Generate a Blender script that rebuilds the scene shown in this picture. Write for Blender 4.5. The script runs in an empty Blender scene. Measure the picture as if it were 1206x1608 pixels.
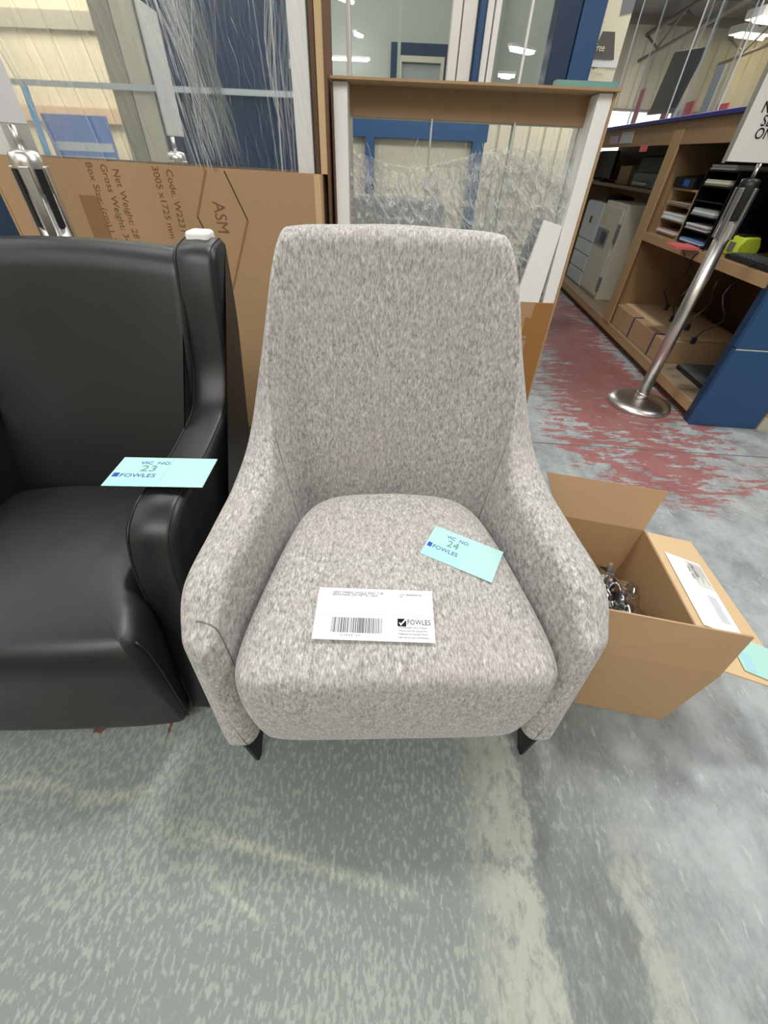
import bpy, bmesh, math, random
from mathutils import Vector, Matrix, noise
random.seed(7)
C = bpy.context.scene.collection
# ------------------------------------------------------------------ camera
cam = bpy.data.cameras.new('camera'); co = bpy.data.objects.new('camera', cam); C.objects.link(co)
cam.sensor_fit = 'HORIZONTAL'; cam.sensor_width = 36.0; cam.lens = 36.0 * 615 / 1206
cam.clip_start = .02; cam.clip_end = 200
nd = Vector((-31, 671, 615)).normalized()          # straight down, seen by the lens (x right, y down, z ahead)
upc = -nd; fwc = (Vector((0, 0, 1)) - upc * upc.z).normalized(); rtc = fwc.cross(upc)
if rtc.x < 0: rtc = -rtc
M = Matrix((rtc, fwc, upc)) @ Matrix(((1, 0, 0), (0, -1, 0), (0, 0, -1)))
co.matrix_world = Matrix.Translation((0, 0, 1.03)) @ M.to_4x4()
bpy.context.scene.camera = co
# ------------------------------------------------------------------ world, exposure, lights
sc = bpy.context.scene
w = bpy.data.worlds.new('sky'); sc.world = w; w.use_nodes = True
w.node_tree.nodes['Background'].inputs[0].default_value = (.86, .93, 1, 1)
w.node_tree.nodes['Background'].inputs[1].default_value = 1.3
vs = sc.view_settings; vs.view_transform = 'Standard'; vs.look = 'None'; vs.gamma = 1; vs.exposure = 0.0
try: vs.use_curve_mapping = False
except Exception: pass
def area(name, loc, sx, sy, power, target=None, col=(1, .98, .95)):
    l = bpy.data.lights.new(name, 'AREA'); l.shape = 'RECTANGLE'; l.size = sx; l.size_y = sy; l.energy = power; l.color = col
    o = bpy.data.objects.new(name, l); C.objects.link(o); o.location = loc
    if target: o.rotation_euler = (Vector(target) - Vector(loc)).to_track_quat('-Z', 'Y').to_euler()
    return o
area('roof_or_fill_light', (.42, 2.15, 4.15), .42, .42, 80, (.4, .6, 0))
area('roof_or_fill_light', (-1.8, 3.0, 4.1), 2.4, 1.6, 62, (0, .8, 0))
area('roof_or_fill_light', (3.2, 1.8, 4.1), 1.8, 1.2, 78, (.3, .8, 0))
area('roof_or_fill_light', (-.6, -2.0, 3.9), 4.0, 1.6, 140, (0, .8, .4))
area('roof_or_fill_light', (-6, -4.2, 4.2), 2, 2, 170, (-6, -6.5, 1.5), (1, .95, .85))  # added fill, brightens the cream wall reflected in the left mirror
area('roof_or_fill_light', (5.5, 11, 4.0), 8, 4, 900)
area('roof_or_fill_light', (4, -4.4, 4.2), 4, 1.5, 170, (3.5, -7, 1.5), (1, .95, .85))  # added fill, lifts the corrugated back wall reflected behind the armchair
area('roof_or_fill_light', (-5, 1, 4.2), 4, 4, 90)
# ------------------------------------------------------------------ materials
def mat(name, col, rough=.6, metal=0, **k):
    m = bpy.data.materials.new(name); m.use_nodes = True
    b = m.node_tree.nodes['Principled BSDF']
    b.inputs['Base Color'].default_value = (*col, 1); b.inputs['Roughness'].default_value = rough; b.inputs['Metallic'].default_value = metal
    for a, v in k.items(): b.inputs[a.replace('_', ' ')].default_value = v
    return m
def lin(r, g, b):
    f = lambda c: (c / 255 / 12.92) if c / 255 <= .04045 else ((c / 255 + .055) / 1.055) ** 2.4
    return (f(r), f(g), f(b))
class NT:
    def __init__(s, m): s.t = m.node_tree; s.b = s.t.nodes['Principled BSDF']
    def n(s, ty, **k):
        o = s.t.nodes.new(ty)
        for a, v in k.items():
            if a in o.inputs.keys() or a.isdigit(): pass
            setattr(o, a, v)
        return o
    def l(s, a, b): s.t.links.new(a, b)
    def coords(s, scale, kind='Object', rot=(0, 0, 0)):
        tc = s.n('ShaderNodeTexCoord'); mp = s.n('ShaderNodeMapping'); mp.inputs['Scale'].default_value = scale; mp.inputs['Rotation'].default_value = rot
        s.l(tc.outputs[kind], mp.inputs[0]); return mp.outputs[0]
    def noise(s, vec, sc=1, detail=3, rough=.5):
        o = s.n('ShaderNodeTexNoise'); o.inputs['Scale'].default_value = sc; o.inputs['Detail'].default_value = detail; o.inputs['Roughness'].default_value = rough
        s.l(vec, o.inputs['Vector']); return o.outputs['Fac']
    def ramp(s, fac, stops, interp='LINEAR'):
        o = s.n('ShaderNodeValToRGB'); o.color_ramp.interpolation = interp; e = o.color_ramp.elements
        while len(e) < len(stops): e.new(.5)
        for i, (p, c) in enumerate(stops): e[i].position = p; e[i].color = (c, c, c, 1) if isinstance(c, (int, float)) else (*c, 1)
        s.l(fac, o.inputs[0]); return o.outputs[0]
    def mix(s, f, a, b, mode='MIX'):
        o = s.n('ShaderNodeMix', data_type='RGBA', blend_type=mode)
        for v, i in ((f, 0), (a, 6), (b, 7)):
            if hasattr(v, 'links'): s.l(v, o.inputs[i])
            else: o.inputs[i].default_value = v if i == 0 else ((*v, 1) if isinstance(v, tuple) else (v, v, v, 1))
        return o.outputs[2]
    def math(s, op, a, b=0, c=0):
        o = s.n('ShaderNodeMath', operation=op)
        for i, v in enumerate((a, b, c)):
            if hasattr(v, 'links'): s.l(v, o.inputs[i])
            else: o.inputs[i].default_value = v
        return o.outputs[0]
    def bump(s, h, st, dist=.001):
        o = s.n('ShaderNodeBump'); o.inputs['Strength'].default_value = st; o.inputs['Distance'].default_value = dist
        s.l(h, o.inputs['Height']); s.l(o.outputs[0], s.b.inputs['Normal'])
    def col(s, c): s.l(c, s.b.inputs['Base Color'])
    def rough(s, c): s.l(c, s.b.inputs['Roughness'])

def fabric_mat():
    m = mat('heather_fabric', (.4, .38, .36), .95, Sheen_Weight=.25); n = NT(m)
    v = n.coords((430, 120, 120)); a = n.noise(v, 1, 3, .65)
    v2 = n.coords((170, 75, 75)); b = n.noise(v2, 1, 3, .6)
    v3 = n.coords((700, 700, 700)); c = n.noise(v3, 1, 1, .5)
    s = n.math('ADD', n.math('MULTIPLY', a, .5), n.math('MULTIPLY', b, .38)); s = n.math('ADD', s, n.math('MULTIPLY', c, .12))
    cc = n.ramp(s, [(.36, lin(104, 101, 102)), (.455, lin(151, 148, 146)), (.54, lin(180, 177, 173)), (.64, lin(214, 212, 207))])
    big = n.noise(n.coords((6, 6, 6)), 1, 2); cc = n.mix(n.ramp(big, [(.35, 0), (.7, .25)]), cc, lin(174, 168, 161))
    n.col(cc); n.bump(n.math('ADD', a, n.math('MULTIPLY', c, .5)), .55, .0018)
    return m
def floor_mat():
    m = mat('worn_painted_concrete', (.3, .32, .31), .42, Specular_IOR_Level=.45); n = NT(m)
    tc = n.n('ShaderNodeTexCoord'); sp = n.n('ShaderNodeSeparateXYZ'); n.l(tc.outputs['Object'], sp.inputs[0]); X, Y = sp.outputs[0], sp.outputs[1]
    base = n.mix(n.noise(n.coords((1.6, 1.6, 1)), 1, 4), lin(107, 117, 114), lin(132, 141, 137))
    # right of the chair: bluer, lighter paint
    wx = n.math('ADD', X, n.math('MULTIPLY', n.math('SUBTRACT', n.noise(n.coords((5, 5, 1)), 1, 5, .7), .5), .28))
    base = n.mix(n.ramp(n.math('MULTIPLY', wx, 1), [(.46, 0), (.66, 1)]), base, n.mix(n.ramp(n.noise(n.coords((7, 5, 1)), 1, 6, .68), [(.38, 0), (.62, 1)]), lin(128, 134, 136), lin(168, 175, 177)))
    fl2 = n.ramp(n.noise(n.coords((48, 20, 1), rot=(0, 0, -.25)), 1, 4, .6), [(.60, 0), (.68, 1)])
    base = n.mix(n.math('MULTIPLY', n.math('MULTIPLY', fl2, n.ramp(wx, [(.3, 0), (.4, 1)])), .5), base, lin(190, 196, 194))
    # flaked pale specks over the green paint
    sv = n.coords((125, 55, 1)); f = n.noise(sv, 1, 4, .6)
    dens = n.noise(n.coords((2.3, 2.6, 1)), 1, 3, .6)
    thr = n.math('ADD', f, n.math('MULTIPLY', n.math('SUBTRACT', dens, .5), .34))
    spk = n.ramp(thr, [(.50, 0), (.585, 1)])
    lft = n.ramp(wx, [(.30, 1), (.50, .5)])
    base = n.mix(n.math('MULTIPLY', n.math('MULTIPLY', spk, lft), .5), base, lin(168, 173, 160))
    # worn pale band and dark mottled strip right of it, partly chair and carton shadow painted in
    wx2 = n.math('ADD', X, n.math('MULTIPLY', n.math('SUBTRACT', n.noise(n.coords((14, 8, 1)), 1, 5, .75), .5), .16))
    band = n.ramp(wx2, [(.17, 0), (.27, 1), (.315, 1), (.335, 0)])
    yb = n.ramp(n.math('ADD', Y, .5), [(.9, 1), (1.0, 0)])
    pale = n.ramp(n.noise(n.coords((40, 22, 1)), 1, 4, .7), [(.36, .1), (.52, .85)])
    base = n.mix(n.math('MULTIPLY', n.math('MULTIPLY', band, yb), pale), base, lin(168, 170, 158))
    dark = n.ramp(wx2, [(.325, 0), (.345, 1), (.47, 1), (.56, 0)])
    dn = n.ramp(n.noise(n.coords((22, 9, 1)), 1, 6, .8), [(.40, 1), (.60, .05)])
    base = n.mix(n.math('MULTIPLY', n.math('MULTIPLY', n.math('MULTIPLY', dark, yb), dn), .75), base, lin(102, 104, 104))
    b2_ = n.math('MULTIPLY', n.ramp(wx2, [(.48, 0), (.505, .7), (.53, .7), (.56, 0)]), n.ramp(n.math('ADD', Y, .5), [(.58, 1), (.72, 0)]))
    base = n.mix(n.math('MULTIPLY', b2_, pale), base, lin(176, 178, 166))
    # pale drag marks left front
    def stroke(x0, y0, ang, ln, wd, st, base):
        c_, s_ = math.cos(ang), math.sin(ang)
        dx = n.math('SUBTRACT', X, x0); dy = n.math('SUBTRACT', Y, y0)
        al = n.math('ADD', n.math('MULTIPLY', dx, c_), n.math('MULTIPLY', dy, s_)); pe = n.math('SUBTRACT', n.math('MULTIPLY', dy, c_), n.math('MULTIPLY', dx, s_))
        a = n.math('SUBTRACT', 1, n.math('MINIMUM', n.math('POWER', n.math('ABSOLUTE', n.math('DIVIDE', al, ln)), 4), 1))
        p = n.math('SUBTRACT', 1, n.math('MINIMUM', n.math('ABSOLUTE', n.math('DIVIDE', pe, wd)), 1))
        k = n.math('MULTIPLY', n.math('MULTIPLY', a, p), n.ramp(f, [(.36, .1), (.6, 1)]))
        return n.mix(n.math('MULTIPLY', k, st), base, lin(180, 184, 166))
    for a in ((-.14, .10, -.18, .26, .016, .85), (-.54, .19, .14, .09, .02, .8), (-.74, .205, -.02, .12, .018, .75), (-.24, .04, -.42, .08, .009, .7), (-.44, .155, -.5, .10, .012, .4)): base = stroke(*a, base)
    # dark scuffs
    sc_ = n.ramp(n.noise(n.coords((34, 12, 1)), 1, 2, .5), [(.76, 0), (.80, 1)])
    base = n.mix(n.math('MULTIPLY', sc_, .7), base, lin(70, 68, 66))
    # brick red paint left in the aisle, rubbed away in streaks
    rn = n.noise(n.coords((2.6, 1.5, 1), rot=(0, 0, .3)), 1, 5, .65)
    scratch = n.noise(n.coords((7, 26, 1), rot=(0, 0, .5)), 1, 4, .75)
    rx = n.math('SUBTRACT', 1, n.math('ABSOLUTE', n.math('DIVIDE', n.math('SUBTRACT', n.math('SUBTRACT', X, n.math('MULTIPLY', Y, .06)), 1.18), .44)))
    ry = n.ramp(n.math('DIVIDE', Y, 10), [(.10, 0), (.15, .75), (.20, 1), (.42, 1), (.52, 0)])
    k = n.math('ADD', n.math('MULTIPLY', rx, .55), n.math('MULTIPLY', n.math('SUBTRACT', rn, .5), 1.3))
    k = n.math('ADD', k, n.math('MULTIPLY', n.math('SUBTRACT', scratch, .5), 1.9)); k = n.math('MULTIPLY', k, ry)
    kk = n.ramp(k, [(.14, 0), (.22, 1)])
    base = n.mix(n.math('MULTIPLY', kk, .85), base, n.mix(scratch, lin(128, 60, 58), lin(162, 98, 94)))
    # two small red drips by the black chair, a thin saw cut across the slab
    def blob(x0, y0, ax, ay, base):
        dx = n.math('DIVIDE', n.math('SUBTRACT', X, x0), ax); dy = n.math('DIVIDE', n.math('SUBTRACT', Y, y0), ay)
        d = n.math('ADD', n.math('ADD', n.math('MULTIPLY', dx, dx), n.math('MULTIPLY', dy, dy)), n.math('MULTIPLY', n.math('SUBTRACT', f, .5), 4))
        return n.mix(n.ramp(d, [(.6, .85), (1, 0)]), base, lin(104, 46, 40))
    base = blob(-.650, .317, .014, .010, base); base = blob(-.488, .34, .006, .03, base)
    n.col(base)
    n.rough(n.ramp(n.noise(n.coords((9, 9, 1)), 1, 4), [(.3, .34), (.7, .58)])); n.bump(n.math('ADD', f, n.math('MULTIPLY', spk, -.5)), .25, .0015)
    return m
def cardboard_mat(name, c1, c2):
    m = mat(name, c1, .85); n = NT(m)
    a = n.noise(n.coords((3, 3, 3)), 1, 4); b = n.noise(n.coords((160, 160, 6)), 1, 2)
    n.col(n.mix(n.math('ADD', n.math('MULTIPLY', a, .8), n.math('MULTIPLY', b, .25)), c1, c2)); n.bump(b, .08, .001); return m
def leather_mat():
    m = mat('black_leather', lin(25, 27, 28), .40, Specular_IOR_Level=.5, Coat_Weight=.08, Coat_Roughness=.35); n = NT(m)
    v = n.n('ShaderNodeTexVoronoi'); v.inputs['Scale'].default_value = 420; n.l(n.coords((1, 1, 1)), v.inputs['Vector']); n.bump(v.outputs['Distance'], .12, .0006)
    n.rough(n.ramp(n.noise(n.coords((5, 5, 5)), 1, 3), [(.3, .36), (.7, .48)])); return m
def wood_mat(name, c1, c2):
    m = mat(name, c1, .5); n = NT(m)
    n.col(n.mix(n.noise(n.coords((30, 3, 30)), 1, 4, .6), c1, c2)); return m
def film_mat(name, k, white=0, rough=.12):
    m = bpy.data.materials.new(name); m.use_nodes = True; t = m.node_tree; t.nodes.clear()
    N = t.nodes.new; o = N('ShaderNodeOutputMaterial'); tr = N('ShaderNodeBsdfTransparent'); gl = N('ShaderNodeBsdfGlossy'); mx = N('ShaderNodeMixShader')
    gl.inputs['Roughness'].default_value = rough; tr.inputs[0].default_value = (.97, .98, .98, 1)
    lw = N('ShaderNodeLayerWeight'); lw.inputs[0].default_value = k; src = gl.outputs[0]
    if white:
        df = N('ShaderNodeBsdfDiffuse'); df.inputs[0].default_value = (.9, .92, .92, 1); m2 = N('ShaderNodeMixShader'); m2.inputs[0].default_value = white
        t.links.new(gl.outputs[0], m2.inputs[1]); t.links.new(df.outputs[0], m2.inputs[2]); src = m2.outputs[0]
    t.links.new(lw.outputs['Facing'], mx.inputs[0]); t.links.new(tr.outputs[0], mx.inputs[1]); t.links.new(src, mx.inputs[2]); t.links.new(mx.outputs[0], o.inputs[0]); return m
def emit(name, col, st):
    m = mat(name, col, .5); b = m.node_tree.nodes['Principled BSDF']; b.inputs['Emission Color'].default_value = (*col, 1); b.inputs['Emission Strength'].default_value = st; return m
FAB = fabric_mat(); LEA = leather_mat(); FLO = floor_mat()
CARD = cardboard_mat('brown_cardboard', lin(170, 138, 102), lin(184, 152, 116)); CARDIN = cardboard_mat('cardboard_inside', lin(168, 134, 94), lin(182, 150, 110)); CARDL = cardboard_mat('light_cardboard', lin(204, 174, 132), lin(216, 188, 148))
TAPE = mat('brown_tape', lin(160, 112, 58), .3); BLUE = mat('blue_paint', lin(38, 78, 122), .4); BLUED = mat('dark_or_shaded_blue', lin(24, 50, 80), .45)
WHITE = mat('white_foam', lin(244, 243, 240), .6); PAPER = mat('white_paper', lin(226, 229, 230), .8, Specular_IOR_Level=.2); CYAN = mat('cyan_card', lin(172, 216, 208), .8, Specular_IOR_Level=.2)
INK = mat('black_ink', lin(26, 28, 30), .85, Specular_IOR_Level=.1); INKG = mat('grey_ink', lin(130, 132, 136), .85, Specular_IOR_Level=.1); INKF = mat('faint_ink', lin(200, 205, 210), .85, Specular_IOR_Level=.1); INKB = mat('blue_ink', lin(56, 90, 170), .85, Specular_IOR_Level=.1); INKC = mat('teal_ink', lin(100, 150, 150), .85, Specular_IOR_Level=.1); INKL = mat('pale_blue_panel', lin(164, 210, 218), .85, Specular_IOR_Level=.1); PRINT = mat('brown_print', lin(124, 88, 62), .7); PRINTL = mat('faint_brown_print', lin(148, 112, 74), .7)
DARK = mat('dark_metal', lin(36, 38, 40), .35, .6); STEEL = mat('brushed_steel', (.72, .70, .67), .32, 1); BLACKP = mat('black_plastic', lin(22, 24, 26), .4); GREYP = mat('grey_plastic', lin(112, 116, 116), .45); DGREY = mat('dark_grey_panel', lin(84, 88, 88), .5)
MIRROR = mat('mirror_glass', (.90, .92, .91), .015, 1)
PINE = wood_mat('pine_edge', lin(166, 134, 94), lin(180, 148, 108)); PLY = wood_mat('plywood', lin(146, 116, 82), lin(162, 132, 98)); PLYD = wood_mat('dark_wood', lin(96, 66, 44), lin(112, 80, 54)); LAM = wood_mat('laminate_base', lin(136, 120, 100), lin(152, 136, 116))
CREAM = mat('cream_enamel', lin(196, 192, 172), .45); PALE = mat('pale_grey_enamel', lin(190, 196, 198), .4); CREAMW = mat('cream_wall', lin(222, 212, 190), .7); SHEETW = mat('corrugated_cream', lin(204, 198, 182), .5); ROOF = mat('roof_sheet', lin(110, 104, 98), .6); TRUSS = mat('roof_steel', lin(120, 112, 104), .5)
HIVIS = mat('yellow_green_plastic', lin(196, 212, 60), .4); RED = mat('coral_print', lin(226, 110, 108), .5); SKYB = mat('sky_blue_plastic', lin(90, 180, 235), .5); SIGNB = mat('sign_blue', lin(110, 150, 220), .5); TEAL = mat('teal_glass_edge', lin(110, 160, 158), .2); PURPLE = mat('purple_strap', lin(62, 54, 110), .5)
GRYW = mat('office_wall', lin(176, 182, 174), .7); SILV = mat('silver_wrap', lin(170, 172, 178), .2, .8); NAVYP = mat('blue_wrap', lin(110, 116, 180), .3)
FOLD = film_mat('film_fold', .86, .55, .12); FILM = film_mat('stretch_film', .62, .5, .16); ACR = film_mat('acrylic', .10); BAGF = film_mat('clear_bag', .5)
LAMP = emit('lamp_tube', (1, .98, .94), 9); LAMPY = emit('warm_lamp', (1, .88, .55), 6); DAYL = emit('daylit_opening', (.92, .97, 1), 1.6)
GLASS = film_mat('window_glass', .12)
# ------------------------------------------------------------------ mesh helpers
def link(name, me, parent=None, m=None):
    o = bpy.data.objects.new(name, me); C.objects.link(o)
    if m: me.materials.append(m)
    if parent: o.parent = parent
    return o
def obj(name, bm, m, parent=None, smooth=False, loc=(0, 0, 0), rot=(0, 0, 0), bevel=0, seg=3):
    bmesh.ops.recalc_face_normals(bm, faces=bm.faces)
    me = bpy.data.meshes.new(name); bm.to_mesh(me); bm.free()
    if smooth or bevel: me.shade_smooth()
    o = link(name, me, parent, m); o.location = loc; o.rotation_euler = rot
    if bevel:
        b = o.modifiers.new('bevel', 'BEVEL'); b.width = bevel; b.segments = seg; b.limit_method = 'ANGLE'; b.angle_limit = .6
        wn = o.modifiers.new('wn', 'WEIGHTED_NORMAL'); wn.keep_sharp = False
    return o
def tag(o, label=None, cat=None, group=None, kind=None):
    for k, v in (('label', label), ('category', cat), ('group', group), ('kind', kind)):
        if v: o[k] = v
    return o
def thing(name, label, cat, loc=(0, 0, 0), rotz=0, group=None):
    o = bpy.data.objects.new(name, None); C.objects.link(o); o.location = loc; o.rotation_euler = (0, 0, rotz); o.empty_display_size = .05
    return tag(o, label, cat, group)
def bx(*b, bm=None):
    bm = bm or bmesh.new(); x0, x1, y0, y1, z0, z1 = b
    v = [bm.verts.new((x, y, z)) for z in (z0, z1) for y in (y0, y1) for x in (x0, x1)]
    for f in ((0, 1, 3, 2), (4, 6, 7, 5), (0, 4, 5, 1), (2, 3, 7, 6), (0, 2, 6, 4), (1, 5, 7, 3)): bm.faces.new([v[i] for i in f])
    return bm
def prism(pts, d0, d1, axis='z', bm=None):       # polygon pts extruded along an axis
    bm = bm or bmesh.new()
    def P(a, b, d): return (a, b, d) if axis == 'z' else ((a, d, b) if axis == 'y' else (d, a, b))
    A = [bm.verts.new(P(a, b, d0)) for a, b in pts]; B = [bm.verts.new(P(a, b, d1)) for a, b in pts]; n = len(pts)
    bm.faces.new(A); bm.faces.new(B[::-1])
    for i in range(n): bm.faces.new((A[i], A[(i + 1) % n], B[(i + 1) % n], B[i]))
    return bm
def slab(c, th, bm=None):                          # quad (4 corners) given thickness along its normal
    bm = bm or bmesh.new(); c = [Vector(p) for p in c]; n = (c[1] - c[0]).cross(c[3] - c[0]).normalized() * th
    A = [bm.verts.new(p) for p in c]; B = [bm.verts.new(p + n) for p in c]
    bm.faces.new(A); bm.faces.new(B[::-1])
    for i in range(4): bm.faces.new((A[i], A[(i + 1) % 4], B[(i + 1) % 4], B[i]))
    return bm
def tube(path, r, n=10, bm=None, caps=True):
    bm = bm or bmesh.new(); path = [Vector(p) for p in path]; rings = []
    for i, p in enumerate(path):
        t = (path[min(i + 1, len(path) - 1)] - path[max(i - 1, 0)]).normalized()
        a = t.cross(Vector((0, 0, 1)) if abs(t.z) < .9 else Vector((1, 0, 0))).normalized(); b = t.cross(a)
        rr = r[i] if isinstance(r, (list, tuple)) else r
        rings.append([bm.verts.new(p + (a * math.cos(k / n * 2 * math.pi) + b * math.sin(k / n * 2 * math.pi)) * rr) for k in range(n)])
    for A, B in zip(rings, rings[1:]):
        for k in range(n): bm.faces.new((A[k], A[(k + 1) % n], B[(k + 1) % n], B[k]))
    if caps: bm.faces.new(rings[0]); bm.faces.new(rings[-1][::-1])
    return bm
def lathe(prof, n=48, bm=None, c=(0, 0)):
    bm = bm or bmesh.new(); rings = []
    for r, z in prof: rings.append([bm.verts.new((c[0] + r * math.cos(k / n * 2 * math.pi), c[1] + r * math.sin(k / n * 2 * math.pi), z)) for k in range(n)])
    for A, B in zip(rings, rings[1:]):
        for k in range(n): bm.faces.new((A[k], A[(k + 1) % n], B[(k + 1) % n], B[k]))
    bm.faces.new(rings[0]); bm.faces.new(rings[-1][::-1]); return bm
def text(name, s, size, m, parent, loc, rot, align='LEFT', ext=.0002, sx=1, shear=0, sp=1, line=1):
    cu = bpy.data.curves.new('t', 'FONT'); cu.body = s; cu.size = size; cu.extrude = ext; cu.align_x = align; cu.shear = shear; cu.space_character = sp; cu.space_line = line; cu.resolution_u = 3
    t = bpy.data.objects.new('t', cu); C.objects.link(t)
    me = bpy.data.meshes.new_from_object(t); bpy.data.objects.remove(t)
    o = link(name, me, parent); me.materials.clear(); me.materials.append(m); o.location = loc; o.rotation_euler = rot; o.scale = (sx, 1, 1); return o
def crom(P, u):
    n = len(P) - 1; i = min(int(u), n - 1); t = u - i
    p0, p1, p2, p3 = P[max(i - 1, 0)], P[i], P[i + 1], P[min(i + 2, n)]
    return .5 * ((2 * p1) + (p2 - p0) * t + (2 * p0 - 5 * p1 + 4 * p2 - p3) * t * t + (3 * p1 - p0 - 3 * p2 + p3) * t ** 3)
def roundpoly(pts, rad, ns=6, nl=5, closed=True):  # closed polygon with rounded corners, each side subdivided
    out = []; n = len(pts)
    def corner(i):
        p = pts[i]; a = pts[i - 1] - p; b = pts[(i + 1) % n] - p; r = min(rad[i], a.length * .48, b.length * .48)
        return p + a.normalized() * r, p, p + b.normalized() * r
    cs = [corner(i) for i in range(n)]
    for i in range(n):
        A, P, B = cs[i]
        for k in range(ns + 1):
            t = k / ns; q = A * (1 - t) ** 2 + P * 2 * t * (1 - t) + B * t * t
            out.append(q * .55 + (out_arc(A, P, B, t)) * .45)
        N = cs[(i + 1) % n][0]
        for k in range(1, nl): out.append(B.lerp(N, k / nl))
    return out
def out_arc(A, P, B, t):
    q = A * (1 - t) ** 2 + P * 2 * t * (1 - t) + B * t * t
    mid = (A + B) / 2; bulge = 4 * t * (1 - t) * .12
    return q + (P - mid) * bulge
# ================================================================== SETTING
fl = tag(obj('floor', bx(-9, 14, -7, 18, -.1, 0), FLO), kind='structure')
jn = obj('trim_1', bx(.5, 3, -.003, .003, 0, .0008), mat('saw_cut', lin(96, 98, 98), .8), loc=(0, 1.71, 0), rot=(0, 0, -.035)); tag(jn, kind='structure')
def corr(name, x0, x1, z0, z1, y, m, pitch=.35, amp=.05):
    bm = bmesh.new(); n = int((x1 - x0) / pitch); prev = None
    for i in range(n + 1):
        for dx, dy in ((0, 0), (.3, 0), (.38, amp), (.9, amp), (1, 0)):
            if dx == 1: continue
            x = x0 + (i + dx) * pitch; a = bm.verts.new((x, y + dy, z0)); b = bm.verts.new((x, y + dy, z1))
            if prev: bm.faces.new((prev[0], a, b, prev[1]))
            prev = (a, b)
    return tag(obj(name, bm, m), kind='structure')
wf = corr('wall_front', -9, 14, 0, 4.2, 18, SHEETW)
for z_ in (2.2,): obj('rail', bx(-9, 14, 17.9, 18, z_, z_ + .12), TRUSS, wf)
obj('roller_door', bx(6.2, 8.6, 17.86, 17.98, 0, 2.25), DAYL, wf)
tag(obj('wall_left', bx(-9.1, -9, -7, 18, 0, 4.2), CREAMW), kind='structure')
tag(obj('wall_right', bx(14, 14.1, -7, 18, 0, 4.2), SHEETW), kind='structure')
wb = corr('wall_back', -9, 14, 0, 5.5, -7.1, SHEETW, pitch=.3)
rf = tag(obj('ceiling', slab(((-9, 18, 4.1), (14, 18, 4.1), (14, -7, 5.6), (-9, -7, 5.6)), .05), ROOF), kind='structure')
for i in range(14):
    y = -6 + i * 1.8
    z0 = 4.1 + (18 - y) * .06
    obj('purlin', bx(-9, 14, y, y + .09, z0 - .22, z0 - .02), TRUSS, rf)
for i in range(8):
    x = -5 + i * 2.4; bm = bmesh.new()
    for k in range(12):
        y0 = -6 + k * 2; z0 = 4.1 + (18 - y0) * .06 - .28; z1 = z0 - .12
        tube(((x, y0, z0), (x, y0 + 1, z0 - .5), (x, y0 + 2, z1)), .03, 5, bm); 
    tube(((x, -6, 5.26), (x, 18, 3.82)), .05, 6, bm); tube(((x, -6, 4.76), (x, 18, 3.32)), .04, 6, bm)
    obj('truss', bm, TRUSS, rf)
def lamp(x, y, z, ln, lab, m=LAMP, rz=0, grp='fluorescent roof lamps over the hall', wd=.22):
    t = thing('ceiling_lamp', lab, 'lamp', (x, y, z), rz, grp)
    obj('housing', bx(-ln / 2, ln / 2, -wd / 2, wd / 2, 0, wd * .3), WHITE, t); obj('tube', tube(((-ln / 2 + wd * .1, 0, -wd * .1), (ln / 2 - wd * .1, 0, -wd * .1)), min(.03, wd * .2), 8), m, t)
    obj('tube', bx(-ln / 2 + .02, ln / 2 - .02, -wd / 2 + .03, wd / 2 - .03, -.012, 0), m, t)
    if wd > .1: obj('rod', tube(((-ln / 3, 0, wd * .3), (-ln / 3, 0, .8)), .008, 6), TRUSS, t)
    return t
for (x, y, z) in ((9.4, 17.0, 3.75), (8.4, 14.6, 3.6), (7.4, 12.6, 3.55), (10.6, 17, 3.95)): lamp(x, y, z, 1.0, {9.4: 'warm roof lamp near the far wall, left of the farthest pair', 8.4: 'warm roof lamp in the middle of the far right row', 7.4: 'warm roof lamp nearest the viewer in the far right row', 10.6: 'warm roof lamp at the right edge by the far wall'}[x], LAMPY, .2, 'warm roof lamps above the far right aisle', .5)
for (x, y, z) in ((-2.6, -2.6, 3.2), (-.6, -4.2, 3.6), (-4.2, -4.6, 3.2), (1.6, -3.4, 3.4)): lamp(x, y, z, 1.6, {-2.6: 'white tube lamp before the blue booth, mirrored high in the left mirror', -.6: 'white tube lamp above the blue booth behind the viewer', -4.2: 'white tube lamp over the cream wall behind the viewer', 1.6: 'white tube lamp right of the booth behind the viewer'}[x], LAMP, .5)
# ------------------------------------------------------------------ office partition behind the boxes
PY = 2.3
op = tag(bpy.data.objects.new('wall_office', None), kind='structure'); C.objects.link(op)
for a, b, m in ((.545, .625, BLUED), (.628, .712, BLUE), (.262, .285, BLUE)): obj('post', bx(a, b, PY - .03, PY + .07, 0, 2.6), m, op, bevel=.004)
obj('post', bx(-1.4, -1.32, PY - .03, PY + .07, 0, 2.6), BLUE, op)
for a, b in ((.165, .20), (.205, .255), (.29, .315), (.32, .342), (-.225, -.21), (-1.3, -1.26)): obj('window_frame', bx(a, b, PY - .01, PY + .05, .9, 2.5), WHITE, op, bevel=.003)
obj('panel', bx(-1.32, .545, PY, PY + .05, 0, .9), GRYW, op); obj('head', bx(-1.4, .712, PY - .03, PY + .07, 2.5, 2.62), BLUE, op)
obj('pane', bx(-1.26, .165, PY + .015, PY + .021, .9, 2.5), GLASS, op); obj('pane', bx(.342, .545, PY + .015, PY + .021, .9, 2.5), GLASS, op)
obj('glass_edge', bx(-.03, -.018, PY - .002, PY + .012, .9, 2.5), mat('glass_green_edge', lin(176, 196, 188), .3), op); obj('glass_edge', bx(.45, .458, PY - .002, PY + .012, .9, 2.5), WHITE, op)
ow = tag(obj('wall_office_back', bx(-2.4, .70, 4.25, 4.32, 0, 2.6), GRYW), kind='structure')
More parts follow.
